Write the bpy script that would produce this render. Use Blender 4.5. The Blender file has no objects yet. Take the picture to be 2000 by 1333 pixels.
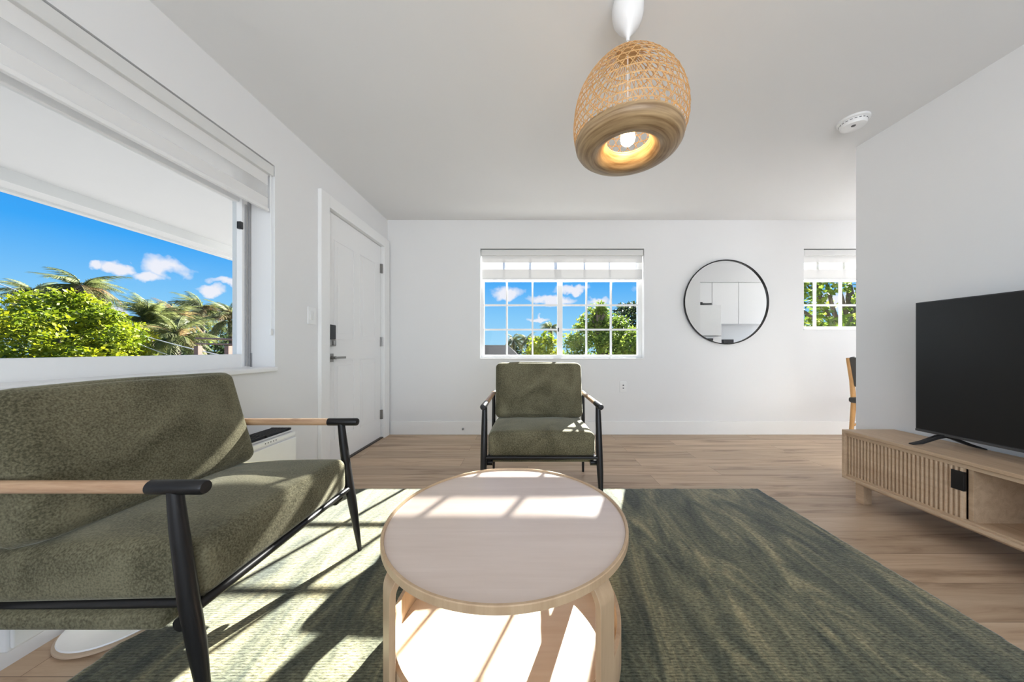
import bpy, bmesh, math, random
from math import sin, cos, pi, radians, atan, atan2, sqrt
from mathutils import Vector, Matrix
C = bpy.context.scene.collection
SC = bpy.context.scene
F, U0, V0, CH = 611.0, 1030.0, 682.0, 0.97        # focal length in pixels, vanishing point, eye height

# ------------------------------------------------------------------ camera
cam = bpy.data.cameras.new('camera'); camo = bpy.data.objects.new('camera', cam); C.objects.link(camo)
cam.sensor_width = 36; cam.lens = F * 36 / 2000
cam.shift_x = -(U0 - 1000) / 2000; cam.shift_y = (V0 - 666.5) / 2000
cam.clip_start = 0.02; cam.clip_end = 400
camo.location = (0, 0, CH); camo.rotation_euler = (pi / 2, 0, 0)
SC.camera = camo
SC.view_settings.view_transform = 'Standard'; SC.view_settings.look = 'None'
SC.view_settings.exposure = 0.26; SC.view_settings.gamma = 1.0; SC.view_settings.use_curve_mapping = False

# ------------------------------------------------------------------ sky
def world():
    w = bpy.data.worlds.new('sky'); SC.world = w; w.use_nodes = True
    nt = w.node_tree; N = nt.nodes; L = nt.links
    for n in list(N): N.remove(n)
    def nd(t, **k):
        n = N.new(t)
        for a, b in k.items(): setattr(n, a, b)
        return n
    def M(op, a, b=None, c=None):
        n = nd('ShaderNodeMath', operation=op)
        for i, v in enumerate((a, b, c)):
            if v is None: continue
            if isinstance(v, (int, float)): n.inputs[i].default_value = v
            else: L.new(v, n.inputs[i])
        return n.outputs[0]
    tc = nd('ShaderNodeTexCoord')
    sep = nd('ShaderNodeSeparateXYZ'); L.new(tc.outputs['Generated'], sep.inputs[0])
    az = M('ARCTAN2', sep.outputs[0], sep.outputs[1]); el = M('ARCSINE', sep.outputs[2])
    ns = nd('ShaderNodeTexNoise'); ns.inputs['Scale'].default_value = 14; ns.inputs['Detail'].default_value = 5
    ns.inputs['Roughness'].default_value = 0.6; L.new(tc.outputs['Generated'], ns.inputs['Vector'])
    ns2 = nd('ShaderNodeTexNoise'); ns2.inputs['Scale'].default_value = 30; ns2.inputs['Detail'].default_value = 4
    L.new(tc.outputs['Generated'], ns2.inputs['Vector'])
    az2 = M('ADD', az, M('MULTIPLY', M('SUBTRACT', ns.outputs[0], 0.5), 0.07))
    el2 = M('ADD', el, M('MULTIPLY', M('SUBTRACT', ns2.outputs[0], 0.5), 0.055))
    blobs = [(218, 520, 36, 15), (180, 518, 16, 9), (330, 524, 52, 17), (285, 538, 40, 12), (408, 568, 28, 10), (440, 552, 36, 8),
             (990, 573, 34, 12), (1075, 586, 42, 10), (1120, 565, 32, 8), (1165, 590, 20, 8), (1055, 624, 24, 5), (1300, 560, 60, 14), (1640, 590, 60, 20), (240, 610, 22, 14)]
    tot = None
    for (px, py, sx, sy) in blobs:
        dx = (px - U0) / F; dz = (V0 - py) / F
        a = atan(dx); e = atan(dz / sqrt(1 + dx * dx))
        wa = sx / F / (1 + dx * dx); we = sy / F / sqrt(1 + dx * dx)
        p = M('POWER', M('DIVIDE', M('SUBTRACT', az2, a), wa), 2.0); q = M('POWER', M('DIVIDE', M('SUBTRACT', el2, e), we), 2.0)
        g = M('SUBTRACT', 1.3, M('ADD', M('ABSOLUTE', p), M('ABSOLUTE', q)))
        g = M('MAXIMUM', g, 0.0)
        tot = g if tot is None else M('MAXIMUM', tot, g)
    den = M('MULTIPLY', tot, M('ADD', 0.35, ns2.outputs[0])); den = M('MINIMUM', M('MULTIPLY', den, 1.1), 0.93)
    rp = nd('ShaderNodeValToRGB'); L.new(M('MULTIPLY', el, 1.6), rp.inputs[0])
    cr = rp.color_ramp
    cr.elements[0].position = 0.0; cr.elements[0].color = (0.38, 0.70, 0.95, 1)
    cr.elements[1].position = 0.75; cr.elements[1].color = (0.012, 0.20, 0.80, 1)
    e = cr.elements.new(0.16); e.color = (0.25, 0.60, 0.97, 1)
    e = cr.elements.new(0.36); e.color = (0.05, 0.39, 0.95, 1)
    mx = nd('ShaderNodeMixRGB'); L.new(den, mx.inputs[0]); L.new(rp.outputs[0], mx.inputs[1]); mx.inputs[2].default_value = (0.93, 0.90, 0.97, 1)
    bg = nd('ShaderNodeBackground'); L.new(mx.outputs[0], bg.inputs[0]); bg.inputs[1].default_value = 0.86
    out = nd('ShaderNodeOutputWorld'); L.new(bg.outputs[0], out.inputs[0])
world()

# ------------------------------------------------------------------ sun, daylight and added fill
def lamp(name, typ, loc, energy, color=(1, 1, 1), **k):
    d = bpy.data.lights.new(name, typ); d.energy = energy; d.color = color
    for a, b in k.items(): setattr(d, a, b)
    o = bpy.data.objects.new(name, d); C.objects.link(o); o.location = loc; return o
sun = lamp('sun', 'SUN', (4, 12, 8), 35.0, (1.0, 0.965, 0.92), angle=radians(0.5))
sun.rotation_euler = Vector((0.40, 1.0, 0.61)).to_track_quat('Z', 'Y').to_euler()
# unseen rear fill added to brighten the room; daylight from the kitchen end window
rear_fill = lamp('fill_rear', 'AREA', (0.4, -2.72, 1.15), 118, (0.93, 0.97, 1.0), shape='RECTANGLE', size=3.2, size_y=2.0)
rear_fill.rotation_euler = (radians(146), 0, 0)
dk = lamp('daylight_kitchen', 'AREA', (5.62, 2.55, 1.40), 20, (0.94, 0.975, 1.0), shape='RECTANGLE', size=1.5, size_y=1.2)
dk.rotation_euler = (radians(120), 0, radians(90))

# ------------------------------------------------------------------ materials
MATS = {}
def mat(name, col=(0.8, 0.8, 0.8), rough=0.5, metal=0.0, spec=0.5, sheen=0.0, bump=None, var=None):
    """bump=(scale, strength), var=(scale, amount)"""
    m = bpy.data.materials.new(name); m.use_nodes = True; nt = m.node_tree; N = nt.nodes; L = nt.links
    b = N['Principled BSDF']; b.inputs['Base Color'].default_value = (*col, 1); b.inputs['Roughness'].default_value = rough
    b.inputs['Metallic'].default_value = metal; b.inputs['Specular IOR Level'].default_value = spec
    b.inputs['Sheen Weight'].default_value = sheen
    tc = N.new('ShaderNodeTexCoord')
    if var:
        n = N.new('ShaderNodeTexNoise'); n.inputs['Scale'].default_value = var[0]; n.inputs['Detail'].default_value = 3
        L.new(tc.outputs['Object'], n.inputs['Vector'])
        mx = N.new('ShaderNodeMixRGB'); L.new(n.outputs[0], mx.inputs[0])
        mx.inputs[1].default_value = (*[c * (1 - var[1]) for c in col], 1); mx.inputs[2].default_value = (*[min(1, c * (1 + var[1])) for c in col], 1)
        L.new(mx.outputs[0], b.inputs['Base Color'])
    if bump:
        n = N.new('ShaderNodeTexNoise'); n.inputs['Scale'].default_value = bump[0]; n.inputs['Detail'].default_value = 4
        L.new(tc.outputs['Object'], n.inputs['Vector'])
        bp = N.new('ShaderNodeBump'); bp.inputs['Strength'].default_value = bump[1]; bp.inputs['Distance'].default_value = 0.004
        L.new(n.outputs[0], bp.inputs['Height']); L.new(bp.outputs[0], b.inputs['Normal'])
    MATS[name] = m; return m

WALL = mat('painted_wall', (0.80, 0.80, 0.805), 0.6, spec=0.3, bump=(60, 0.06), var=(2, 0.01))
CEIL = mat('painted_ceiling', (0.80, 0.80, 0.80), 0.8, spec=0.1, bump=(50, 0.05), var=(2, 0.01))
TRIM = mat('white_trim', (0.86, 0.86, 0.86), 0.35, var=(6, 0.01))
FRAME = mat('white_window_frame', (0.88, 0.88, 0.88), 0.35, var=(6, 0.01))
DOORW = mat('white_door', (0.86, 0.86, 0.865), 0.28, var=(4, 0.01))
PLASTIC = mat('white_plastic', (0.84, 0.84, 0.84), 0.3, var=(20, 0.02))
BLACK = mat('black_metal', (0.010, 0.0095, 0.010), 0.34, metal=0.0, spec=0.35, var=(30, 0.2))
BLACKP = mat('black_plastic', (0.02, 0.02, 0.022), 0.4, var=(30, 0.2))
NICKEL = mat('brushed_nickel', (0.30, 0.29, 0.28), 0.3, metal=0.9, bump=(200, 0.05), var=(80, 0.1))
MIRROR = mat('mirror_glass', (0.93, 0.94, 0.94), 0.0, metal=1.0)
GREYGAP = mat('grey_seal', (0.10, 0.10, 0.105), 0.6, var=(10, 0.1))
SOFFIT = mat('painted_soffit', (0.78, 0.78, 0.77), 0.8, bump=(30, 0.1), var=(3, 0.02))
SCREEN = mat('television_screen', (0.010, 0.010, 0.010), 0.30, spec=0.28, var=(5, 0.05))
GFAB = mat('grey_chair_fabric', (0.07, 0.068, 0.065), 0.9, sheen=0.2, bump=(300, 0.3), var=(30, 0.2))
PINE = mat('pine_wood', (0.55, 0.30, 0.11), 0.45, var=(14, 0.25))

def wood(name, c1, c2, axis, scale=1.0, rough=0.45, ring=0.5, bump=0.1):
    m = bpy.data.materials.new(name); m.use_nodes = True; nt = m.node_tree; N = nt.nodes; L = nt.links
    b = N['Principled BSDF']; b.inputs['Roughness'].default_value = rough
    tc = N.new('ShaderNodeTexCoord'); mp = N.new('ShaderNodeMapping'); L.new(tc.outputs['Object'], mp.inputs[0])
    s = [14 * scale] * 3; s['xyz'.index(axis)] = 1.2 * scale; mp.inputs['Scale'].default_value = s
    n = N.new('ShaderNodeTexNoise'); n.inputs['Scale'].default_value = 2.2; n.inputs['Detail'].default_value = 6; n.inputs['Distortion'].default_value = ring
    L.new(mp.outputs[0], n.inputs['Vector'])
    n2 = N.new('ShaderNodeTexNoise'); n2.inputs['Scale'].default_value = 14; n2.inputs['Detail'].default_value = 3; L.new(mp.outputs[0], n2.inputs['Vector'])
    ad = N.new('ShaderNodeMath'); ad.operation = 'MULTIPLY_ADD'; L.new(n2.outputs[0], ad.inputs[0]); ad.inputs[1].default_value = 0.35; L.new(n.outputs[0], ad.inputs[2])
    rp = N.new('ShaderNodeValToRGB'); rp.color_ramp.elements[0].position = 0.45; rp.color_ramp.elements[1].position = 0.85
    rp.color_ramp.elements[0].color = (*c1, 1); rp.color_ramp.elements[1].color = (*c2, 1)
    L.new(ad.outputs[0], rp.inputs[0]); L.new(rp.outputs[0], b.inputs['Base Color'])
    bp = N.new('ShaderNodeBump'); bp.inputs['Strength'].default_value = bump; bp.inputs['Distance'].default_value = 0.002
    L.new(ad.outputs[0], bp.inputs['Height']); L.new(bp.outputs[0], b.inputs['Normal'])
    MATS[name] = m; return m
OAK_Y = wood('oak_cabinet', (0.47, 0.32, 0.20), (0.60, 0.44, 0.29), 'y', rough=0.5)
OAK_X = wood('oak_armrest', (0.40, 0.23, 0.13), (0.55, 0.36, 0.22), 'x', scale=2, rough=0.4)
BIRCH = wood('birch_veneer', (0.66, 0.50, 0.35), (0.76, 0.62, 0.47), 'x', scale=.5, rough=0.35, bump=0.03)
BIRCHTOP = wood('birch_tabletop', (0.61, 0.50, 0.43), (0.68, 0.57, 0.50), 'x', scale=.5, rough=0.3, bump=0.02)
BIRCHSHADE = wood('birch_bent_shaded', (0.43, 0.29, 0.17), (0.55, 0.39, 0.24), 'z', scale=.6, rough=0.4, bump=0.03)  # bent birch, darkened in colour for the shade on rim and legs
BAMBOO = wood('bamboo_ring', (0.33, 0.20, 0.09), (0.58, 0.41, 0.22), 'x', scale=2.5, rough=0.35)
def ring_mat():
    m = bpy.data.materials.new('turned_bamboo'); m.use_nodes = True; nt = m.node_tree; N = nt.nodes; L = nt.links
    b = N['Principled BSDF']; b.inputs['Roughness'].default_value = 0.38
    tc = N.new('ShaderNodeTexCoord'); sp = N.new('ShaderNodeSeparateXYZ'); L.new(tc.outputs['Object'], sp.inputs[0])
    def M(op, a, b_=None):
        n = N.new('ShaderNodeMath'); n.operation = op
        for i, v in enumerate((a, b_)):
            if v is None: continue
            if isinstance(v, (int, float)): n.inputs[i].default_value = v
            else: L.new(v, n.inputs[i])
        return n.outputs[0]
    r_ = M('SQRT', M('ADD', M('MULTIPLY', sp.outputs[0], sp.outputs[0]), M('MULTIPLY', sp.outputs[1], sp.outputs[1])))
    an = M('ARCTAN2', sp.outputs[1], sp.outputs[0])
    cb = N.new('ShaderNodeCombineXYZ'); L.new(M('MULTIPLY', r_, 90), cb.inputs[0]); L.new(M('MULTIPLY', sp.outputs[2], 90), cb.inputs[1]); L.new(M('ABSOLUTE', M('MULTIPLY', an, 1.2)), cb.inputs[2])
    n = N.new('ShaderNodeTexNoise'); n.inputs['Scale'].default_value = 1.0; n.inputs['Detail'].default_value = 5; L.new(cb.outputs[0], n.inputs['Vector'])
    rp = N.new('ShaderNodeValToRGB'); cr = rp.color_ramp; cr.elements[0].position = 0.32; cr.elements[0].color = (0.20, 0.115, 0.05, 1); cr.elements[1].position = 0.7; cr.elements[1].color = (0.50, 0.35, 0.19, 1)
    L.new(n.outputs[0], rp.inputs[0]); L.new(rp.outputs[0], b.inputs['Base Color'])
    return m
RINGM = ring_mat()
def strip_mat():
    m = mat('bamboo_weave', (0.55, 0.33, 0.14), 0.45, var=(40, 0.35)); return m
WEAVE = strip_mat()

def floor_mat():
    m = bpy.data.materials.new('oak_plank_floor'); m.use_nodes = True; nt = m.node_tree; N = nt.nodes; L = nt.links
    b = N['Principled BSDF']; b.inputs['Roughness'].default_value = 0.42; b.inputs['Specular IOR Level'].default_value = 0.4
    tc = N.new('ShaderNodeTexCoord')
    br = N.new('ShaderNodeTexBrick'); br.inputs['Scale'].default_value = 1.0
    br.inputs['Brick Width'].default_value = 1.5; br.inputs['Row Height'].default_value = 0.185; br.inputs['Mortar Size'].default_value = 0.0012
    br.inputs['Mortar Smooth'].default_value = 0.2; br.offset = 0.37
    br.inputs['Color1'].default_value = (0, 0, 0, 1); br.inputs['Color2'].default_value = (1, 1, 1, 1); br.inputs['Mortar'].default_value = (0.5, 0.5, 0.5, 1)
    L.new(tc.outputs['Object'], br.inputs['Vector'])
    mp = N.new('ShaderNodeMapping'); L.new(tc.outputs['Object'], mp.inputs[0]); mp.inputs['Scale'].default_value = (1.0, 11, 1)
    # shift the grain from plank to plank
    va = N.new('ShaderNodeVectorMath'); va.operation = 'MULTIPLY_ADD'; L.new(br.outputs[0], va.inputs[0]); va.inputs[1].default_value = (7, 3, 0); L.new(mp.outputs[0], va.inputs[2])
    n = N.new('ShaderNodeTexNoise'); n.inputs['Scale'].default_value = 1.3; n.inputs['Detail'].default_value = 7; n.inputs['Roughness'].default_value = 0.62; n.inputs['Distortion'].default_value = 0.6
    L.new(va.outputs[0], n.inputs['Vector'])
    rp = N.new('ShaderNodeValToRGB'); cr = rp.color_ramp
    cr.elements[0].position = 0.30; cr.elements[0].color = (0.24, 0.155, 0.095, 1); cr.elements[1].position = 0.72; cr.elements[1].color = (0.60, 0.46, 0.325, 1)
    e = cr.elements.new(0.45); e.color = (0.46, 0.325, 0.215, 1)
    L.new(n.outputs[0], rp.inputs[0])
    hs = N.new('ShaderNodeHueSaturation'); L.new(rp.outputs[0], hs.inputs['Color'])
    mr = N.new('ShaderNodeMapRange'); mr.inputs['To Min'].default_value = 0.88; mr.inputs['To Max'].default_value = 1.14
    L.new(br.outputs[0], mr.inputs[0]); L.new(mr.outputs[0], hs.inputs['Value'])
    mx = N.new('ShaderNodeMixRGB'); L.new(br.outputs['Fac'], mx.inputs[0]); L.new(hs.outputs[0], mx.inputs[1]); mx.inputs[2].default_value = (0.20, 0.13, 0.08, 1)
    L.new(mx.outputs[0], b.inputs['Base Color'])
    bp = N.new('ShaderNodeBump'); bp.inputs['Strength'].default_value = 0.12; bp.inputs['Distance'].default_value = 0.002
    L.new(n.outputs[0], bp.inputs['Height']); L.new(bp.outputs[0], b.inputs['Normal'])
    return m
FLOOR = floor_mat()

def rug_mat():
    m = bpy.data.materials.new('green_rug'); m.use_nodes = True; nt = m.node_tree; N = nt.nodes; L = nt.links
    b = N['Principled BSDF']; b.inputs['Roughness'].default_value = 0.95; b.inputs['Specular IOR Level'].default_value = 0.1
    b.inputs['Sheen Weight'].default_value = 0.6; b.inputs['Sheen Roughness'].default_value = 0.35
    tc = N.new('ShaderNodeTexCoord')
    def noise(scale, vec, detail=4, dist=0.0, rough=0.55):
        n = N.new('ShaderNodeTexNoise'); n.inputs['Scale'].default_value = scale; n.inputs['Detail'].default_value = detail
        n.inputs['Distortion'].default_value = dist; n.inputs['Roughness'].default_value = rough; L.new(vec, n.inputs['Vector']); return n.outputs[0]
    mp = N.new('ShaderNodeMapping'); L.new(tc.outputs['Object'], mp.inputs[0]); mp.inputs['Scale'].default_value = (3.2, 0.75, 1); mp.inputs['Rotation'].default_value = (0, 0, radians(-14))
    a = noise(2.1, mp.outputs[0], 6, 1.6, 0.62)
    rp = N.new('ShaderNodeValToRGB'); cr = rp.color_ramp
    cr.elements[0].position = 0.34; cr.elements[0].color = (0.048, 0.056, 0.042, 1); cr.elements[1].position = 0.70; cr.elements[1].color = (0.32, 0.28, 0.16, 1)
    e = cr.elements.new(0.46); e.color = (0.098, 0.103, 0.068, 1)
    e = cr.elements.new(0.56); e.color = (0.165, 0.160, 0.098, 1)
    L.new(a, rp.inputs[0])
    # woven rows of short tufts
    mp2 = N.new('ShaderNodeMapping'); L.new(tc.outputs['Object'], mp2.inputs[0]); mp2.inputs['Scale'].default_value = (60, 150, 1)
    t = noise(1.0, mp2.outputs[0], 2, 0.3)
    wv = N.new('ShaderNodeTexWave'); wv.bands_direction = 'Y'; wv.inputs['Scale'].default_value = 38; wv.inputs['Distortion'].default_value = 3.0; wv.inputs['Detail'].default_value = 2
    wv.inputs['Detail Scale'].default_value = 8
    L.new(tc.outputs['Object'], wv.inputs['Vector'])
    ad = N.new('ShaderNodeMath'); ad.operation = 'MULTIPLY_ADD'; L.new(wv.outputs[1], ad.inputs[0]); ad.inputs[1].default_value = 0.16; L.new(t, ad.inputs[2])
    mr = N.new('ShaderNodeMapRange'); mr.inputs['From Min'].default_value = 0.30; mr.inputs['From Max'].default_value = 0.86; mr.inputs['To Min'].default_value = 0.35; mr.inputs['To Max'].default_value = 1.65
    L.new(ad.outputs[0], mr.inputs[0])
    hs = N.new('ShaderNodeHueSaturation'); L.new(rp.outputs[0], hs.inputs['Color']); L.new(mr.outputs[0], hs.inputs['Value'])
    L.new(hs.outputs[0], b.inputs['Base Color'])
    bp = N.new('ShaderNodeBump'); bp.inputs['Strength'].default_value = 0.5; bp.inputs['Distance'].default_value = 0.004
    L.new(ad.outputs[0], bp.inputs['Height']); L.new(bp.outputs[0], b.inputs['Normal'])
    return m
RUG = rug_mat()

def fabric_mat():
    m = bpy.data.materials.new('olive_velvet'); m.use_nodes = True; nt = m.node_tree; N = nt.nodes; L = nt.links
    b = N['Principled BSDF']; b.inputs['Roughness'].default_value = 0.9; b.inputs['Specular IOR Level'].default_value = 0.15
    b.inputs['Sheen Weight'].default_value = 0.42; b.inputs['Sheen Roughness'].default_value = 0.35; b.inputs['Sheen Tint'].default_value = (0.9, 0.9, 0.75, 1)
    tc = N.new('ShaderNodeTexCoord')
    n = N.new('ShaderNodeTexNoise'); n.inputs['Scale'].default_value = 4.5; n.inputs['Detail'].default_value = 3; n.inputs['Roughness'].default_value = 0.4; n.inputs['Distortion'].default_value = 0.8; L.new(tc.outputs['Object'], n.inputs['Vector'])
    n2 = N.new('ShaderNodeTexNoise'); n2.inputs['Scale'].default_value = 190; n2.inputs['Detail'].default_value = 2; L.new(tc.outputs['Object'], n2.inputs['Vector'])
    ad = N.new('ShaderNodeMath'); ad.operation = 'MULTIPLY_ADD'; L.new(n2.outputs[0], ad.inputs[0]); ad.inputs[1].default_value = 1.25; L.new(n.outputs[0], ad.inputs[2])
    hf = N.new('ShaderNodeMath'); hf.operation = 'MULTIPLY'; L.new(ad.outputs[0], hf.inputs[0]); hf.inputs[1].default_value = 0.444
    rp = N.new('ShaderNodeValToRGB'); cr = rp.color_ramp; cr.elements[0].position = 0.36; cr.elements[1].position = 0.64
    cr.elements[0].color = (0.058, 0.053, 0.030, 1); cr.elements[1].color = (0.195, 0.178, 0.112, 1)
    L.new(hf.outputs[0], rp.inputs[0]); L.new(rp.outputs[0], b.inputs['Base Color'])
    bp = N.new('ShaderNodeBump'); bp.inputs['Strength'].default_value = 0.35; bp.inputs['Distance'].default_value = 0.002
    L.new(n2.outputs[0], bp.inputs['Height'])
    bp2 = N.new('ShaderNodeBump'); bp2.inputs['Strength'].default_value = 0.35; bp2.inputs['Distance'].default_value = 0.02
    L.new(n.outputs[0], bp2.inputs['Height']); L.new(bp.outputs[0], bp2.inputs['Normal']); L.new(bp2.outputs[0], b.inputs['Normal'])
    return m
OLIVE = fabric_mat()

def glass_mat():
    m = bpy.data.materials.new('window_glass'); m.use_nodes = True; nt = m.node_tree; N = nt.nodes; L = nt.links
    N.remove(N['Principled BSDF']); out = N['Material Output']
    t = N.new('ShaderNodeBsdfTransparent'); t.inputs[0].default_value = (0.97, 0.985, 0.98, 1)
    g = N.new('ShaderNodeBsdfGlossy'); g.inputs['Roughness'].default_value = 0.02
    fr = N.new('ShaderNodeFresnel'); fr.inputs[0].default_value = 1.10
    mx = N.new('ShaderNodeMixShader'); L.new(fr.outputs[0], mx.inputs[0]); L.new(t.outputs[0], mx.inputs[1]); L.new(g.outputs[0], mx.inputs[2]); L.new(mx.outputs[0], out.inputs[0])
    return m
GLASS = glass_mat()

def zebra_mat(name, bands, sheer=0.5):
    """white fabric with see-through bands between the given heights"""
    m = bpy.data.materials.new(name); m.use_nodes = True; nt = m.node_tree; N = nt.nodes; L = nt.links
    N.remove(N['Principled BSDF']); out = N['Material Output']
    d = N.new('ShaderNodeBsdfDiffuse'); d.inputs[0].default_value = (0.86, 0.855, 0.85, 1)
    tr = N.new('ShaderNodeBsdfTranslucent'); tr.inputs[0].default_value = (0.80, 0.79, 0.78, 1)
    m1 = N.new('ShaderNodeMixShader'); m1.inputs[0].default_value = 0.10; L.new(d.outputs[0], m1.inputs[1]); L.new(tr.outputs[0], m1.inputs[2])
    tp = N.new('ShaderNodeBsdfTransparent')
    tc = N.new('ShaderNodeTexCoord'); sp = N.new('ShaderNodeSeparateXYZ'); L.new(tc.outputs['Object'], sp.inputs[0])
    tot = None
    for (a, b_) in bands:
        g = N.new('ShaderNodeMath'); g.operation = 'GREATER_THAN'; L.new(sp.outputs[2], g.inputs[0]); g.inputs[1].default_value = a
        l = N.new('ShaderNodeMath'); l.operation = 'LESS_THAN'; L.new(sp.outputs[2], l.inputs[0]); l.inputs[1].default_value = b_
        p = N.new('ShaderNodeMath'); p.operation = 'MULTIPLY'; L.new(g.outputs[0], p.inputs[0]); L.new(l.outputs[0], p.inputs[1])
        if tot is None: tot = p
        else:
            s = N.new('ShaderNodeMath'); s.operation = 'ADD'; L.new(tot.outputs[0], s.inputs[0]); L.new(p.outputs[0], s.inputs[1]); tot = s
    f = N.new('ShaderNodeMath'); f.operation = 'MULTIPLY'; L.new(tot.outputs[0], f.inputs[0]); f.inputs[1].default_value = sheer
    m2 = N.new('ShaderNodeMixShader'); L.new(f.outputs[0], m2.inputs[0]); L.new(m1.outputs[0], m2.inputs[1]); L.new(tp.outputs[0], m2.inputs[2]); L.new(m2.outputs[0], out.inputs[0])
    return m

def leaf_mat(name, c1, c2, c3, scale=1.5):
    m = bpy.data.materials.new(name); m.use_nodes = True; nt = m.node_tree; N = nt.nodes; L = nt.links
    b = N['Principled BSDF']; b.inputs['Roughness'].default_value = 0.55; b.inputs['Specular IOR Level'].default_value = 0.25
    out = N['Material Output']
    tc = N.new('ShaderNodeTexCoord'); n = N.new('ShaderNodeTexNoise'); n.inputs['Scale'].default_value = scale; n.inputs['Detail'].default_value = 8; n.inputs['Roughness'].default_value = 0.75
    L.new(tc.outputs['Object'], n.inputs['Vector'])
    rp = N.new('ShaderNodeValToRGB'); cr = rp.color_ramp; cr.elements[0].position = 0.36; cr.elements[0].color = (*c1, 1); cr.elements[1].position = 0.66; cr.elements[1].color = (*c3, 1)
    e = cr.elements.new(0.5); e.color = (*c2, 1); L.new(n.outputs[0], rp.inputs[0]); L.new(rp.outputs[0], b.inputs['Base Color'])
    t = N.new('ShaderNodeBsdfTranslucent'); L.new(rp.outputs[0], t.inputs[0])
    mx = N.new('ShaderNodeMixShader'); mx.inputs[0].default_value = 0.45; L.new(b.outputs[0], mx.inputs[1]); L.new(t.outputs[0], mx.inputs[2]); L.new(mx.outputs[0], out.inputs[0])
    return m
LEAF_Y = leaf_mat('yellow_green_leaves', (0.05, 0.10, 0.006), (0.20, 0.25, 0.010), (0.42, 0.40, 0.012))
LEAF_G = leaf_mat('green_leaves', (0.05, 0.09, 0.015), (0.15, 0.22, 0.03), (0.36, 0.38, 0.07))
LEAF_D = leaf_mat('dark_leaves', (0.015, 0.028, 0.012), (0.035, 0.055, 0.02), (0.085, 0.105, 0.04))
LEAF_P = leaf_mat('palm_leaflets', (0.035, 0.055, 0.018), (0.13, 0.15, 0.045), (0.34, 0.33, 0.14), 0.8)
LEAF_B = leaf_mat('dry_palm_leaflets', (0.10, 0.06, 0.03), (0.26, 0.17, 0.08), (0.20, 0.22, 0.07), 0.8)
BARK = mat('bark', (0.11, 0.085, 0.06), 0.9, bump=(20, 0.8), var=(8, 0.4))
BOUNCE_GROUND = mat('bounce_ground', (0.17, 0.165, 0.16), 0.95, bump=(10, 0.5), var=(2, 0.4))  # unseen ground, toned to send neutral bounce up to the soffit
ROOF = mat('dark_shingle_roof', (0.012, 0.012, 0.014), 0.95, spec=0.05, bump=(12, 0.6), var=(6, 0.3))
STUCCO = mat('grey_stucco', (0.30, 0.29, 0.28), 0.9, bump=(30, 0.3), var=(4, 0.1))
TIMBER = mat('weathered_timber', (0.20, 0.12, 0.09), 0.85, bump=(30, 0.4), var=(6, 0.3))
WIRE = mat('pale_cable', (0.45, 0.45, 0.46), 0.6, var=(6, 0.1))

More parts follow.
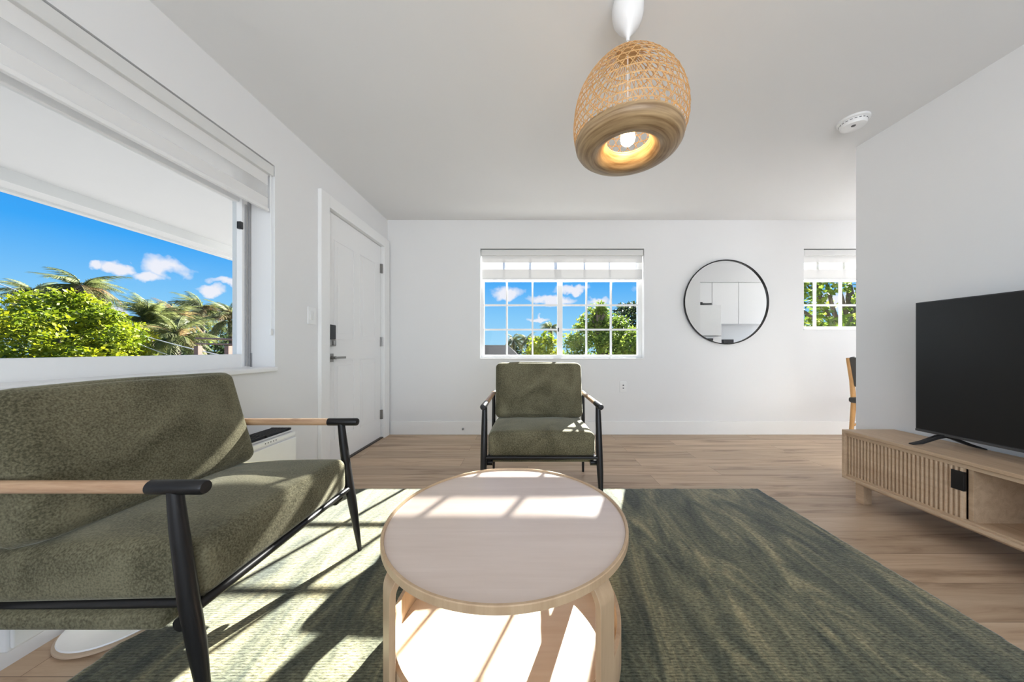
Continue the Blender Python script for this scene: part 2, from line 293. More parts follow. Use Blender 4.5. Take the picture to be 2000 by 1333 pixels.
# ------------------------------------------------------------------ mesh helpers
def rootloc(o):
    v = Vector((0, 0, 0))
    while o is not None: v += o.location; o = o.parent
    return v
class MB:
    def __init__(s): s.v = []; s.f = []
    def add(s, vs, fs):
        n = len(s.v); s.v += [tuple(p) for p in vs]; s.f += [tuple(i + n for i in f) for f in fs]; return s
    def box(s, x0, x1, y0, y1, z0, z1, mtx=None):
        vs = [Vector((x, y, z)) for x in (x0, x1) for y in (y0, y1) for z in (z0, z1)]
        if mtx is not None: vs = [mtx @ p for p in vs]
        return s.add(vs, [(0, 1, 3, 2), (4, 6, 7, 5), (0, 4, 5, 1), (2, 3, 7, 6), (0, 2, 6, 4), (1, 5, 7, 3)])
    def tube(s, pts, rad, seg=16, cap=True, flat=None):
        pts = [Vector(p) for p in pts]
        if isinstance(rad, (int, float)): rad = [rad] * len(pts)
        vs = []; n = len(pts); ref = None
        for i, p in enumerate(pts):
            t = (pts[min(i + 1, n - 1)] - pts[max(i - 1, 0)]).normalized()
            if ref is None:
                ref = Vector((0, 0, 1)) if abs(t.z) < 0.9 else Vector((1, 0, 0))
            a = (ref - t * ref.dot(t)).normalized(); b = t.cross(a); ref = a
            for k in range(seg):
                th = 2 * pi * k / seg
                vs.append(p + (a * cos(th) + b * sin(th)) * rad[i])
        fs = []
        for i in range(n - 1):
            for k in range(seg):
                k2 = (k + 1) % seg
                fs.append((i * seg + k, i * seg + k2, (i + 1) * seg + k2, (i + 1) * seg + k))
        if cap:
            fs.append(tuple(range(seg - 1, -1, -1))); fs.append(tuple((n - 1) * seg + k for k in range(seg)))
        return s.add(vs, fs)
    def lathe(s, prof, cx=0, cy=0, seg=64, close=False, axis='z', cz=0):
        """prof = [(r, h)...]"""
        vs = []; n = len(prof)
        for k in range(seg):
            th = 2 * pi * k / seg
            for (r, h) in prof:
                if axis == 'z': vs.append((cx + r * cos(th), cy + r * sin(th), h))
                elif axis == 'y': vs.append((cx + r * cos(th), h, cz + r * sin(th)))
                else: vs.append((h, cy + r * cos(th), cz + r * sin(th)))
        fs = []; m = n if close else n - 1
        for k in range(seg):
            k2 = (k + 1) % seg
            for i in range(m):
                j = (i + 1) % n
                fs.append((k * n + i, k2 * n + i, k2 * n + j, k * n + j))
        return s.add(vs, fs)
    def cushion(s, sx, sy, sz, r, puff=(0, 0, 0), n=14, mtx=None, fn=None):
        """rounded, puffed block centred on the origin; full sizes sx,sy,sz"""
        h = (sx / 2, sy / 2, sz / 2); vs = []; fs = []; idx = {}
        def vid(i, j, k):
            key = (i, j, k)
            if key in idx: return idx[key]
            u = [2 * i / n - 1, 2 * j / n - 1, 2 * k / n - 1]
            # finer steps near the edges
            u = [sin(a * pi / 2) for a in u]
            p = Vector([a * b for a, b in zip(u, h)])
            q = Vector([max(-(b - r), min(b - r, a)) for a, b in zip(p, h)])
            d = p - q
            if d.length > 1e-9: p = q + d.normalized() * r
            w = [1 - a * a for a in u]
            p.x += puff[0] * u[0] * w[1] ** .7 * w[2] ** .7 if puff[0] else 0
            p.y += puff[1] * u[1] * w[0] ** .7 * w[2] ** .7 if puff[1] else 0
            p.z += puff[2] * u[2] * w[0] ** .7 * w[1] ** .7 if puff[2] else 0
            if fn: p = fn(p, u)
            if mtx is not None: p = mtx @ p
            idx[key] = len(vs); vs.append(p); return idx[key]
        for a in range(n):
            for b in range(n):
                for side in (0, n):
                    for ax in range(3):
                        def q(i, j):
                            c = [0, 0, 0]; c[ax] = side; c[(ax + 1) % 3] = i; c[(ax + 2) % 3] = j; return vid(*c)
                        f = (q(a, b), q(a + 1, b), q(a + 1, b + 1), q(a, b + 1))
                        fs.append(f if side else f[::-1])
        return s.add(vs, fs)
    def build(s, name, material, parent=None, smooth=False, bevel=0.0, seg=2):
        off = rootloc(parent) if parent is not None else Vector((0, 0, 0))
        me = bpy.data.meshes.new(name); me.from_pydata([tuple(Vector(p) - off) for p in s.v], [], s.f)
        bm = bmesh.new(); bm.from_mesh(me)
        bmesh.ops.recalc_face_normals(bm, faces=bm.faces)
        bm.to_mesh(me); bm.free()
        me.materials.append(material)
        if smooth:
            for p in me.polygons: p.use_smooth = True
        o = bpy.data.objects.new(name, me); C.objects.link(o)
        if parent is not None: o.parent = parent
        if bevel:
            b = o.modifiers.new('bevel', 'BEVEL'); b.width = bevel; b.segments = seg; b.limit_method = 'ANGLE'; b.angle_limit = radians(40)
            for p in me.polygons: p.use_smooth = True
            w = o.modifiers.new('wn', 'WEIGHTED_NORMAL'); w.keep_sharp = True
        return o
    def raw(s, name, material, parent=None):
        """no normal clean-up: for foliage"""
        off = rootloc(parent) if parent is not None else Vector((0, 0, 0))
        me = bpy.data.meshes.new(name); me.from_pydata([(p[0] - off.x, p[1] - off.y, p[2] - off.z) for p in s.v], [], s.f)
        me.materials.append(material); o = bpy.data.objects.new(name, me); C.objects.link(o)
        if parent is not None: o.parent = parent
        return o
def autosmooth(o, ang=40):
    me = o.data
    for p in me.polygons: p.use_smooth = True
    me.set_sharp_from_angle(angle=radians(ang)); return o
def thing(name, loc, label=None, cat=None, group=None, kind=None):
    o = bpy.data.objects.new(name, None); C.objects.link(o); o.location = loc; o.empty_display_size = 0.1
    return tag(o, label, cat, group, kind)
def tag(o, label=None, cat=None, group=None, kind=None):
    if label: o['label'] = label
    if cat: o['category'] = cat
    if group: o['group'] = group
    if kind: o['kind'] = kind
    return o
def struct(o, label=None, cat=None): return tag(o, label, cat, kind='structure')

# ================================================================== ROOM
XL, YB, H = -1.586, 3.549, 2.434
XR0, XR1, YR = 2.385, 2.647, 2.27         # the wall the television stands against
XE, YN = 5.4, -2.6
TW = 0.24
WT, WB = 2.11, 0.854
# floor and ceiling
struct(MB().box(XL - TW, XE + .2, YN - .2, YB + .21, -0.15, 0).build('floor', FLOOR), 'light oak plank floor', 'floor')
struct(MB().box(XL - TW, XE + .2, YN - .2, YB + .21, H, H + .15).build('ceiling', CEIL), 'plain white ceiling', 'ceiling')
# left wall with the wide window
LW0, LW1 = -1.30, 1.966
DY0, DY1, DZ = 2.455, 3.425, 2.10           # door opening
m = MB()
m.box(XL - TW, XL, YN, LW0, 0, H).box(XL - TW, XL, LW1, DY0, 0, H).box(XL - TW, XL, LW0, LW1, 0, WB).box(XL - TW, XL, LW0, LW1, 2.12, H)
m.box(XL - TW, XL, DY0, DY1, DZ, H).box(XL - TW, XL, DY1, YB + .21, 0, H)
struct(m.build('wall_left', WALL), 'white wall with the wide window and entry door', 'wall')
# back wall with two windows
B0, B1 = -.534, 1.324; R0, R1, RB = 3.137, 4.29, 1.185
m = MB(); Y0, Y1 = YB, YB + .2
m.box(XL, B0, Y0, Y1, 0, H).box(B1, R0, Y0, Y1, 0, H).box(R1, XE, Y0, Y1, 0, H).box(B0, B1, Y0, Y1, 0, WB).box(B0, B1, Y0, Y1, WT, H).box(R0, R1, Y0, Y1, 0, RB).box(R0, R1, Y0, Y1, WT, H)
struct(m.build('wall_back', WALL), 'white far wall with the round mirror', 'wall')
struct(MB().box(XR0, XR1, YN, YR, 0, H).build('wall_right', WALL), 'white wall behind the television', 'wall')
struct(MB().box(XR1, XE, 1.20, 1.35, 0, H).build('wall_kitchen', WALL), 'white kitchen wall', 'wall')
m = MB(); m.box(XE, XE + .2, 1.35, 1.75, 0, H).box(XE, XE + .2, 3.35, YB + .2, 0, H).box(XE, XE + .2, 1.75, 3.35, 0, .85).box(XE, XE + .2, 1.75, 3.35, 2.1, H)
struct(m.build('wall_east', WALL), 'white kitchen end wall', 'wall')
m = MB(); m.box(XL, -1.3, YN - .2, YN, 0, H).box(2.1, XR0, YN - .2, YN, 0, H).box(-1.3, 2.1, YN - .2, YN, 2.2, H)  # opening made for the added rear fill light
struct(m.build('wall_rear', WALL), 'white wall behind the camera', 'wall')
# baseboards
bb = 0.151
struct(MB().box(XL + .035, XE, YB - .014, YB, 0, bb).build('baseboard_back', TRIM, bevel=.003), 'tall white baseboard', 'baseboard')
struct(MB().box(XR0 - .013, XR0, YN, YR, 0, bb).build('baseboard_right', TRIM, bevel=.003), 'white baseboard', 'baseboard')

# ---- left window (window_1)
w = thing('window_1', (XL - .17, .33, WB), 'wide white framed window beside the green armchair', 'window', kind='structure')
xf0, xf1 = XL - .215, XL - .155
m = MB()
m.box(xf0, xf1, LW1 - .058, LW1, WB, 2.12).box(xf0, xf1, LW0, LW0 + .058, WB, 2.12).box(xf0, xf1, LW0 + .058, LW1 - .058, WB, .938).box(xf0, xf1, LW0 + .058, LW1 - .058, 2.05, 2.12)
m.box(xf0 + .01, xf1 - .015, LW0 + .058, LW1 - .058, 1.866, 1.93).box(xf0 + .01, xf1 - .01, .20, .26, .938, 1.866)
m.build('window_frame', FRAME, w, bevel=.003)
m = MB(); m.box(xf1, xf1 + .008, LW1 - .040, LW1 - .034, WB + .01, 1.86).box(xf1, xf1 + .010, LW1 - .020, LW1 - .012, WB + .01, 2.1).box(xf1, xf1 + .012, LW1 - .004, LW1 - .0005, WB + .002, WB + .09)
m.build('sash_track', mat('grey_track', (0.35, 0.35, 0.36), 0.5), w)
MB().box(XL - .19, XL - .186, LW0 + .05, LW1 - .05, .93, 1.87).build('glass', GLASS, w)
MB().box(XL - .19, XL - .186, LW0 + .05, LW1 - .05, 1.925, 2.06).build('glass', GLASS, w)
MB().box(xf1 - .02, xf1 + .004, LW1 - .072, LW1 - .052, 1.70, 1.745).build('latch', BLACKP, w, bevel=.003)
m = MB(); m.box(XL - .155, XL + .022, LW0 - .0, LW1 - .0005, WB - .024, WB + .004); 
m.build('window_sill', TRIM, w, bevel=.006, seg=3)

def gridwin(name, x0, x1, zb, zt, xs, zs, mull, label):
    yf0, yf1 = 3.628, 3.685
    w = thing(name, ((x0 + x1) / 2, 3.65, zb), label, 'window', kind='structure')
    fb = .045
    m = MB(); m.box(x0, x0 + fb * .7, yf0, yf1, zb, zt).box(x1 - fb * .9, x1, yf0, yf1, zb, zt).box(x0 + fb * .7, x1 - fb * .9, yf0, yf1, zb, zb + fb).box(x0 + fb * .7, x1 - fb * .9, yf0, yf1, zt - fb, zt)
    for (a, b) in mull: m.box(a, b, yf0 - .004, yf1, zb + fb, zt - fb)
    m.build('window_frame', FRAME, w, bevel=.002)
    m = MB()
    for x in xs: m.box(x - .010, x + .010, 3.638, 3.662, zb + fb, zt - fb)
    for z in zs: m.box(x0 + .03, x1 - .03, 3.6375, 3.6625, z - .010, z + .010)
    m.build('muntin_grid', FRAME, w)
    MB().box(x0 + .02, x1 - .02, 3.668, 3.672, zb + .02, zt - .02).build('glass', GLASS, w)
    MB().box(x0 - .004, x1 + .004, YB - .006, 3.628, zb - .0, zb + .012).build('window_sill', TRIM, w, bevel=.003)
    return w
w2 = gridwin('window_2', B0, B1, WB, WT, [-.239, .06, .687, .974], [1.195, 1.48, 1.762], [(.348, .408)], 'white grid window in the far wall above the armchair')
MB().box(.352, .366, 3.615, 3.625, 1.17, 1.215).build('latch', BLACKP, w2, bevel=.002)
gridwin('window_3', R0, R1, RB, WT, [3.351, 3.65, 3.95], [1.48, 1.762], [], 'smaller white grid window at the right end of the far wall')

# ---- entry door (door_1)
d = thing('door_1', (XL, 2.94, 0), 'white panelled entry door with black keypad lock', 'door', kind='structure')
m = MB(); cx = XL + .030
m.box(XL, cx, DY0 - .09, DY0 + .012, 0, DZ + .085).box(XL, cx, DY1 - .012, YB - .016, 0, DZ + .085).box(XL, cx, DY0 + .012, DY1 - .012, DZ - .012, DZ + .085)
m.box(XL - .12, XL - .0, DY0, DY0 + .012, 0, DZ).box(XL - .12, XL, DY1 - .012, DY1, 0, DZ).box(XL - .12, XL, DY0 + .012, DY1 - .012, DZ - .012, DZ)
m.build('door_casing', TRIM, d, bevel=.002)
dx = XL - .012
m = MB(); m.box(dx - .04, dx, DY0 + .016, DY1 - .016, .012, DZ - .016)
for (a, b) in ((DY0 + .13, DY0 + .43), (DY0 + .53, DY0 + .83)):
    for (z0, z1) in ((1.05, 1.88), (.22, .88)):
        t = .012
        m.box(dx, dx + .004, a, b, z0, z0 + t).box(dx, dx + .004, a, b, z1 - t, z1).box(dx, dx + .004, a, a + t, z0 + t, z1 - t).box(dx, dx + .004, b - t, b, z0 + t, z1 - t)
        m.box(dx, dx + .003, a + .05, b - .05, z0 + .05, z1 - .05)
leaf = m.build('door_leaf', DOORW, d, bevel=.0015)
MB().box(XL - .1, XL + .012, DY0 + .012, DY1 - .012, 0, .011).build('threshold', mat('dark_bronze', (.05, .04, .035), .4), d)
for z in (1.844, 1.048, .258):
    m = MB(); m.box(XL - .013, XL + .005, DY1 - .036, DY1 - .008, z - .05, z + .05); m.tube([(XL + .006, DY1 - .02, z - .05), (XL + .006, DY1 - .02, z + .05)], .007, 10)
    m.build('hinge', NICKEL, d, bevel=.001)
m = MB(); m.box(dx, dx + .026, 2.497, 2.573, 1.048, 1.166); lk = m.build('keypad_lock', BLACKP, leaf, bevel=.006)
m = MB(); m.box(dx, dx + .026, 2.497, 2.573, .992, 1.047); m.box(dx + .026, dx + .045, 2.525, 2.545, 1.0, 1.04); m.build('thumb_turn', NICKEL, leaf, bevel=.004)
m = MB(); m.box(dx, dx + .012, 2.496, 2.562, .864, .932); m.tube([(dx, 2.529, .898), (dx + .055, 2.529, .898)], .012, 14); m.box(dx + .045, dx + .058, 2.520, 2.66, .889, .907)
m.build('door_handle', NICKEL, leaf, bevel=.002)

# ---- zebra blinds
def blind_x(name, x, y0, y1, zt, zb, bands, label):
    b = thing(name, (x, (y0 + y1) / 2, zb), label, 'window blind', 'white zebra roller blinds')
    o = MB().box(x - .045, x + .035, y0, y1, zt - .062, zt).build('head_box', mat('blind_box', (.72, .72, .71), .4), b, bevel=.004)
    fab = MB().box(x + .010, x + .0115, y0 + .012, y1 - .02, zb + .02, zt - .06).build('fabric', zebra_mat('zebra_fabric', [(a - zb, c - zb) for a, c in bands]), b)
    MB().box(x + .001, x + .02, y0 + .010, y1 - .018, zb, zb + .02).build('bottom_bar', PLASTIC, b, bevel=.003)
    m = MB(); m.tube([(x + .025, y1 - .015, zt - .03), (x + .028, y1 - .014, 1.4), (x + .025, y1 - .013, 1.08)], .0022, 6)
    m.build('pull_chain', PLASTIC, b)
    m = MB(); m.box(x + .02, x + .032, y1 - .022, y1 - .004, 1.055, 1.095); m.build('chain_holder', PLASTIC, b, bevel=.002)
blind_x('zebra_blind', XL - .035, LW0 + .01, LW1 - .006, 2.112, 1.822, [(1.905, 1.985)], 'long white zebra roller blind at the top of the wide left window')
def blind_y(name, y, x0, x1, zt, zb, bands, label):
    b = thing(name, ((x0 + x1) / 2, y, zb), label, 'window blind', 'white zebra roller blinds')
    MB().box(x0, x1, y - .035, y + .035, zt - .065, zt).build('head_box', MATS['blind_box'], b, bevel=.004)
    MB().box(x0 + .002, x1 - .004, y - .0115, y - .010, zb + .018, zt - .06).build('fabric', zebra_mat('zebra_fabric', [(a - zb, c - zb) for a, c in bands]), b)
    MB().box(x0 + .002, x1 - .004, y - .019, y - .001, zb, zb + .018).build('bottom_bar', PLASTIC, b, bevel=.003)
blind_y('zebra_blind', 3.588, B0 + .012, B1 - .006, 2.098, 1.762, [(1.880, 1.957)], 'white zebra roller blind on the grid window above the far armchair')
blind_y('zebra_blind', 3.588, R0 + .006, R1 - .006, 2.098, 1.762, [(1.880, 1.957)], 'short white zebra blind on the smaller window at the far right')

# ---- wall fittings
s = thing('light_switch', (XL, 2.295, 1.213), 'white double light switch plate beside the entry door', 'light switch')
MB().box(XL, XL + .009, 2.252, 2.338, 1.150, 1.277).build('plate', PLASTIC, s, bevel=.003)
for a in (2.268, 2.300): MB().box(XL + .009, XL + .013, a, a + .026, 1.182, 1.246).build('rocker', PLASTIC, s, bevel=.001)
s = thing('wall_outlet', (1.086, YB, .54), 'white wall outlet below and right of the far grid window', 'outlet')
MB().box(1.048, 1.124, YB - .007, YB, .480, .600).build('plate', PLASTIC, s, bevel=.002)
MB().box(1.069, 1.103, YB - .010, YB - .007, .505, .575).build('socket', PLASTIC, s, bevel=.001)
for z in (.553, .520):
    m = MB(); m.box(1.078, 1.094, YB - .0106, YB - .010, z, z + .012)
    m.build('slot', GREYGAP, s)
m = MB().lathe([(0, YB - .040), (.009, YB - .038), (.012, YB - .030), (.012, YB - .014)], cx=-.726, cz=.066, axis='y', seg=20)
tag(autosmooth(m.build('door_stop', NICKEL)), 'small round metal stop on the far baseboard', 'door stop')

# ---- smoke detector
s = thing('smoke_detector', (2.084, 2.0, H), 'round white smoke detector on the ceiling near the right wall', 'smoke detector')
autosmooth(MB().lathe([(0, H), (.078, H), (.078, H - .012), (.073, H - .016), (0, H - .016)], 2.084, 2.0).build('base_plate', PLASTIC, s))
autosmooth(MB().lathe([(.066, H - .016), (.066, H - .030), (.060, H - .044), (.040, H - .050), (0, H - .051)], 2.084, 2.0).build('cover', PLASTIC, s))
m = MB()
for k in range(20):
    a = 2 * pi * k / 20; m.box(-.006, .006, .0655, .0668, -.002, .002, Matrix.Translation((2.084, 2.0, H - .023)) @ Matrix.Rotation(a, 4, 'Z'))
m.build('vent_slots', GREYGAP, s)
MB().lathe([(0, H - .054), (.010, H - .053), (.012, H - .050)], 2.084 - .02, 2.0 - .02, seg=16).build('test_button', GREYGAP, s)

# ---- round mirror
s = thing('round_mirror', (2.242, YB, 1.025), 'large round wall mirror with thin black frame', 'mirror')
R = .472
autosmooth(MB().lathe([(R, YB), (R + .006, YB - .030), (R - .005, YB - .030), (R - .005, YB - .018)], cx=2.242, cz=1.499, axis='y', seg=128, close=False).build('frame', BLACK, s))
MB().lathe([(0, YB - .018), (R - .004, YB - .018), (R - .004, YB - .012), (0, YB - .012)], cx=2.242, cz=1.499, axis='y', seg=128).build('mirror_glass', MIRROR, s)

# ================================================================== FURNITURE
# ---- rug
random.seed(3)
m = MB(); n = 140
rx0, rx1, ry0, ry1 = -1.333, 1.583, -.35, 2.155
per = []
def edge(ax, ay, bx, by, k):
    for i in range(k):
        t = i / k; j = .0035
        per.append((ax + (bx - ax) * t + random.uniform(-j, j), ay + (by - ay) * t + random.uniform(-j, j)))
edge(rx0, ry0, rx1, ry0, n); edge(rx1, ry0, rx1, ry1, n); edge(rx1, ry1, rx0, ry1, n); edge(rx0, ry1, rx0, ry0, n)
N_ = len(per); cxr, cyr = (rx0 + rx1) / 2, (ry0 + ry1) / 2
def shr(p, d): return (p[0] + (d if p[0] < cxr else -d) * (abs(p[0] - cxr) > (rx1 - rx0) / 2 - .02), p[1] + (d if p[1] < cyr else -d) * (abs(p[1] - cyr) > (ry1 - ry0) / 2 - .02))
vs = [(p[0], p[1], 0.0005) for p in per] + [(p[0], p[1], .007) for p in per] + [(*shr(p, .008), .010) for p in per]
fs = []
for r in range(2):
    for i in range(N_):
        j = (i + 1) % N_; fs.append((r * N_ + i, r * N_ + j, (r + 1) * N_ + j, (r + 1) * N_ + i))
fs.append(tuple(2 * N_ + i for i in range(N_)))
m.add(vs, fs)
tag(m.build('area_rug', RUG), 'mottled olive green area rug under the coffee table', 'rug')

# ---- armchair
def make_armchair():
    r = thing('armchair', (0, 0, 0))
    for s_ in (-1, 1):
        y = .352 * s_
        a = autosmooth(MB().tube([(-.262, y, .619), (.205, y, .619)], .0158, 24).build('armrest', OAK_X, r))
        pts = [(.200, 0), (.202, .0175), (.336, .0178), (.341, .015), (.342, 0)]
        autosmooth(MB().tube([(p[0], y, .619) for p in pts], [max(p[1], .0005) for p in pts], 24).build('end_cap', BLACK, a))
        autosmooth(MB().tube([(-.300, y, .619), (-.262, y, .619)], .0175, 24).build('end_cap', BLACK, a))
        autosmooth(MB().tube([(.262, y, .612), (.272, y, .52), (.298, y, .33), (.318, y, .22), (.352, y, 0)], [.0155, .018, .0205, .019, .0085], 20).build('leg', BLACK, r))
        autosmooth(MB().tube([(-.268, y, .612), (-.264, y, .45), (-.256, y, .30), (-.262, y, 0)], [.0125, .014, .015, .0085], 20).build('leg', BLACK, r))
        # side rail with its bolt
        b = MB(); b.tube([(.30, y * .90, .302), (-.256, y * .90, .290)], .012, 14)
        sr = autosmooth(b.build('side_rail', BLACK, r))
        b = MB(); b.tube([(.262, y * .86, .262), (.262, y * .97, .262)], .018, 14); b.box(.25, .275, y * .90 - .004, y * .90 + .004, .262, .30)
        autosmooth(b.build('bolt', BLACK, sr))
    autosmooth(MB().tube([(.303, -.345, .305), (.303, .345, .305)], .0125, 20).build('front_rail', BLACK, r))
    autosmooth(MB().tube([(-.256, -.345, .300), (-.256, .345, .300)], .013, 16).build('rear_rail', BLACK, r))
    f = MB(); f.tube([(.272, -.33, .304), (.279, -.322, .312), (.279, .322, .312), (.272, .33, .304)], .008, 10)
    autosmooth(f.build('seat_bar', BLACK, r))
    f = MB(); f.tube([(-.264, -.345, .50), (-.290, -.2, .51), (-.290, .2, .51), (-.264, .345, .50)], .010, 12)
    f.tube([(-.256, -.18, .30), (-.292, -.18, .51), (-.375, -.18, .74)], .008, 10).tube([(-.256, .18, .30), (-.292, .18, .51), (-.375, .18, .74)], .008, 10)
    autosmooth(f.build('back_frame', BLACK, r))
    f = MB(); f.cushion(.47, .690, .046, .014, (0, 0, -.0), n=12, mtx=Matrix.Translation((-.018, 0, .268)))
    f.build('seat_deck', OLIVE, r, smooth=True)
    def sag(p, u):
        # softly rounded front edge, a little lower at the back
        p.z += -.010 * max(0, -u[0]) * (1 if u[2] > 0 else 0)
        p.z += .004 * sin(p.y * 17 + p.x * 9) * (1 if u[2] > .5 else 0) * (1 - u[0] ** 2) * (1 - u[1] ** 2)
        return p
    f = MB(); f.cushion(.595, .656, .150, .032, (.010, .003, .022), n=30, mtx=Matrix.Translation((.008, 0, .374)) @ Matrix.Rotation(radians(-1.5), 4, 'Y'), fn=sag)
    sc = f.build('seat_cushion', OLIVE, r, smooth=True)
    def bk(p, u):
        p.x += .006 * sin(p.y * 13 + p.z * 11) * (1 - u[1] ** 2) * (1 if u[0] > 0 else 0)
        p.z += -.005 * abs(u[1]) ** 4 * (1 if u[2] > 0 else 0)
        p.y *= 1 + .02 * max(0, u[2])
        return p
    M4 = Matrix.Translation((-.238, 0, .645)) @ Matrix.Rotation(radians(-17), 4, 'Y')
    f = MB(); f.cushion(.150, .655, .425, .038, (.024, .002, .006), n=30, mtx=M4, fn=bk)
    bc = f.build('back_cushion', OLIVE, r, smooth=True)
    # piped seams
    return r
def copy_tree(o, parent=None):
    c = o.copy(); C.objects.link(c); c.parent = parent
    for ch in o.children: copy_tree(ch, c)
    return c
ac = make_armchair()
ac2 = copy_tree(ac)
ac.location = (-1.150, 1.140, .003)
tag(ac, 'olive green armchair with black legs against the left wall under the wide window', 'armchair', 'matching olive green armchairs')
ac2.location = (.087, 2.205, .003); ac2.rotation_euler = (0, 0, radians(-90))
tag(ac2, 'olive green armchair facing the camera below the far grid window', 'armchair', 'matching olive green armchairs')

# ---- coffee table
TX, TY, TZ, TR = -.067, 1.058, .42, .39
t = thing('coffee_table', (TX, TY, .010), 'round pale birch coffee table with bent legs and round lower tray', 'coffee table')
autosmooth(MB().lathe([(0, .397), (TR - .004, .397), (TR, .400), (TR, TZ - .002), (TR - .002, TZ), (TR - .008, TZ), (TR - .0095, TZ - .002), (TR - .010, TZ - .007)], TX, TY, seg=128).build('tabletop_rim', BIRCHSHADE, t))
autosmooth(MB().lathe([(0, TZ - .007), (TR - .0102, TZ - .007)], TX, TY, seg=128).build('tabletop', BIRCHTOP, t))
for ang in (218, 314, 43, 134):
    a = radians(ang); ca, sa = cos(a), sin(a)
    mt = Matrix.Translation((TX, TY, 0)) @ Matrix.Rotation(a, 4, 'Z')
    # strip of bent wood: profile in (radius, height), width across
    prof = []; rr = .070; ro = .386; th = .0165; hw = .031; top = .396
    def path(r_off):
        q = [(ro - r_off, .010), (ro - r_off, top - rr)]
        for k in range(1, 9):
            b_ = k / 9 * pi / 2
            q.append((ro - rr + (rr - r_off) * cos(b_), top - rr + (rr - r_off) * sin(b_)))
        q += [(ro - rr, top - r_off), (ro - rr - .13, top - r_off)]
        return q
    o_, i_ = path(0), path(th); n_ = len(o_)
    vs = []
    for (x, z) in o_: vs += [(x, -hw, z), (x, hw, z)]
    for (x, z) in i_: vs += [(x, -hw, z), (x, hw, z)]
    fs = []
    for k in range(n_ - 1):
        a0 = 2 * k; b0 = 2 * (n_ + k)
        fs += [(a0, a0 + 1, a0 + 3, a0 + 2), (b0, b0 + 2, b0 + 3, b0 + 1), (a0, a0 + 2, b0 + 2, b0), (a0 + 1, b0 + 1, b0 + 3, a0 + 3)]
    fs += [(0, 2 * n_, 2 * n_ + 1, 1), (2 * (n_ - 1), 2 * n_ - 1, 4 * n_ - 1, 4 * n_ - 2)]
    mm = MB().add([mt @ Vector(p) for p in vs], fs)
    mm.build('leg', BIRCHSHADE, t, bevel=.0015)
autosmooth(MB().lathe([(.355, .020), (.3685, .020), (.3685, .128), (.367, .130), (.356, .130), (.3545, .128), (.3545, .020)], TX, TY, seg=128).build('tray_wall', BIRCHSHADE, t))
autosmooth(MB().lathe([(0, .046), (.3546, .046), (.3546, .030), (0, .030)], TX, TY, seg=96).build('tray_shelf', BIRCH, t))

# ---- white disc on the floor under the armchair
s = thing('floor_disc', (-1.46, 1.13, 0), 'thin round white disc lying on the floor under the left armchair', 'round tray')
autosmooth(MB().lathe([(0, .0005), (.140, .0005), (.146, .004), (.146, .010), (.143, .012), (0, .012)], -1.438, 1.118, seg=96).build('base', mat('tan_rim', (.55, .42, .30), .4), s))
autosmooth(MB().lathe([(0, .0121), (.134, .0121), (.139, .016), (.137, .020), (0, .021)], -1.438, 1.118, seg=96).build('top_plate', PLASTIC, s))

# ---- wall air conditioner
AX, AY0, AY1, AZ = -1.432, .86, 1.925, .485
s = thing('air_conditioner', ((AX + XL) / 2, 1.29, 0), 'white wall air conditioner with black top grille behind the left armchair', 'air conditioner')
m = MB(); m.box(XL + .014, AX, AY0, AY1, .13, AZ - .02); m.box(XL + .002, AX - .01, AY0 + .0, AY1, AZ - .02, AZ - .006)
m.build('cabinet', PLASTIC, s, bevel=.006)
m = MB().box(AX, AX + .012, AY0 + .004, AY1 - .002, .14, .432); m.build('front_panel', PLASTIC, s, bevel=.004)
m = MB().box(AX, AX + .006, AY0 + .004, AY1 - .002, .441, AZ - .022); cp = m.build('control_panel', PLASTIC, s, bevel=.002)
m = MB()
for k in range(5): m.box(AX + .006, AX + .0068, 1.70 + k * .018, 1.706 + k * .018, .450, .456)
m.build('indicator_marks', GREYGAP, cp)
MB().box(XL + .03, AX - .006, AY0 + .02, AY1 - .02, AZ - .0059, AZ - .0045).build('grille_well', BLACKP, s)
m = MB()
for k in range(6):
    x = XL + .036 + k * .019; m.box(x, x + .005, AY0 + .02, AY1 - .02, AZ - .0045, AZ + .006)
for k in range(7):
    y = AY0 + .02 + k * (AY1 - AY0 - .048) / 6; m.box(XL + .03, AX - .006, y, y + .008, AZ - .0045, AZ + .0068)
m.build('grille', mat('dark_grille', (.035, .035, .038), .45), s)

# ---- tv stand
SX, SY0, SY1, S0, S1 = 2.030, .38, 2.020, .143, .451
XB = XR0 - .018
s = thing('tv_stand', ((SX + XB) / 2, 1.2, 0), 'low oak television stand with ribbed sliding door and open shelf', 'tv stand')
th = .018
m = MB(); m.box(SX, XB, SY0, SY1, S1 - th, S1); m.build('top_panel', OAK_Y, s, bevel=.0015)
m = MB(); m.box(SX, XB, SY0, SY1, S0, S0 + th); m.build('bottom_panel', OAK_Y, s, bevel=.0015)
for (a, b) in ((SY1 - th, SY1), (SY0, SY0 + th)): MB().box(SX, XB, a, b, S0 + th, S1 - th).build('side_panel', OAK_Y, s, bevel=.0015)
MB().box(XB - .01, XB, SY0 + th, SY1 - th, S0 + th, S1 - th).build('back_panel', OAK_Y, s)
MB().box(SX + .035, XB - .01, 1.447, 1.465, S0 + th, S1 - th).build('divider', OAK_Y, s, bevel=.001)
MB().box(SX + .035, XB - .01, .935, .953, S0 + th, S1 - th).build('divider', OAK_Y, s, bevel=.001)
m = MB(); m.box(SX + .014, SX + .034, SY0 + th, SY1 - th, S1 - th - .022, S1 - th); m.build('upper_track', OAK_Y, s, bevel=.001)
m = MB(); m.box(SX + .014, SX + .034, SY0 + th, SY1 - th, S0 + th, S0 + th + .010); m.build('lower_track', OAK_Y, s, bevel=.001)
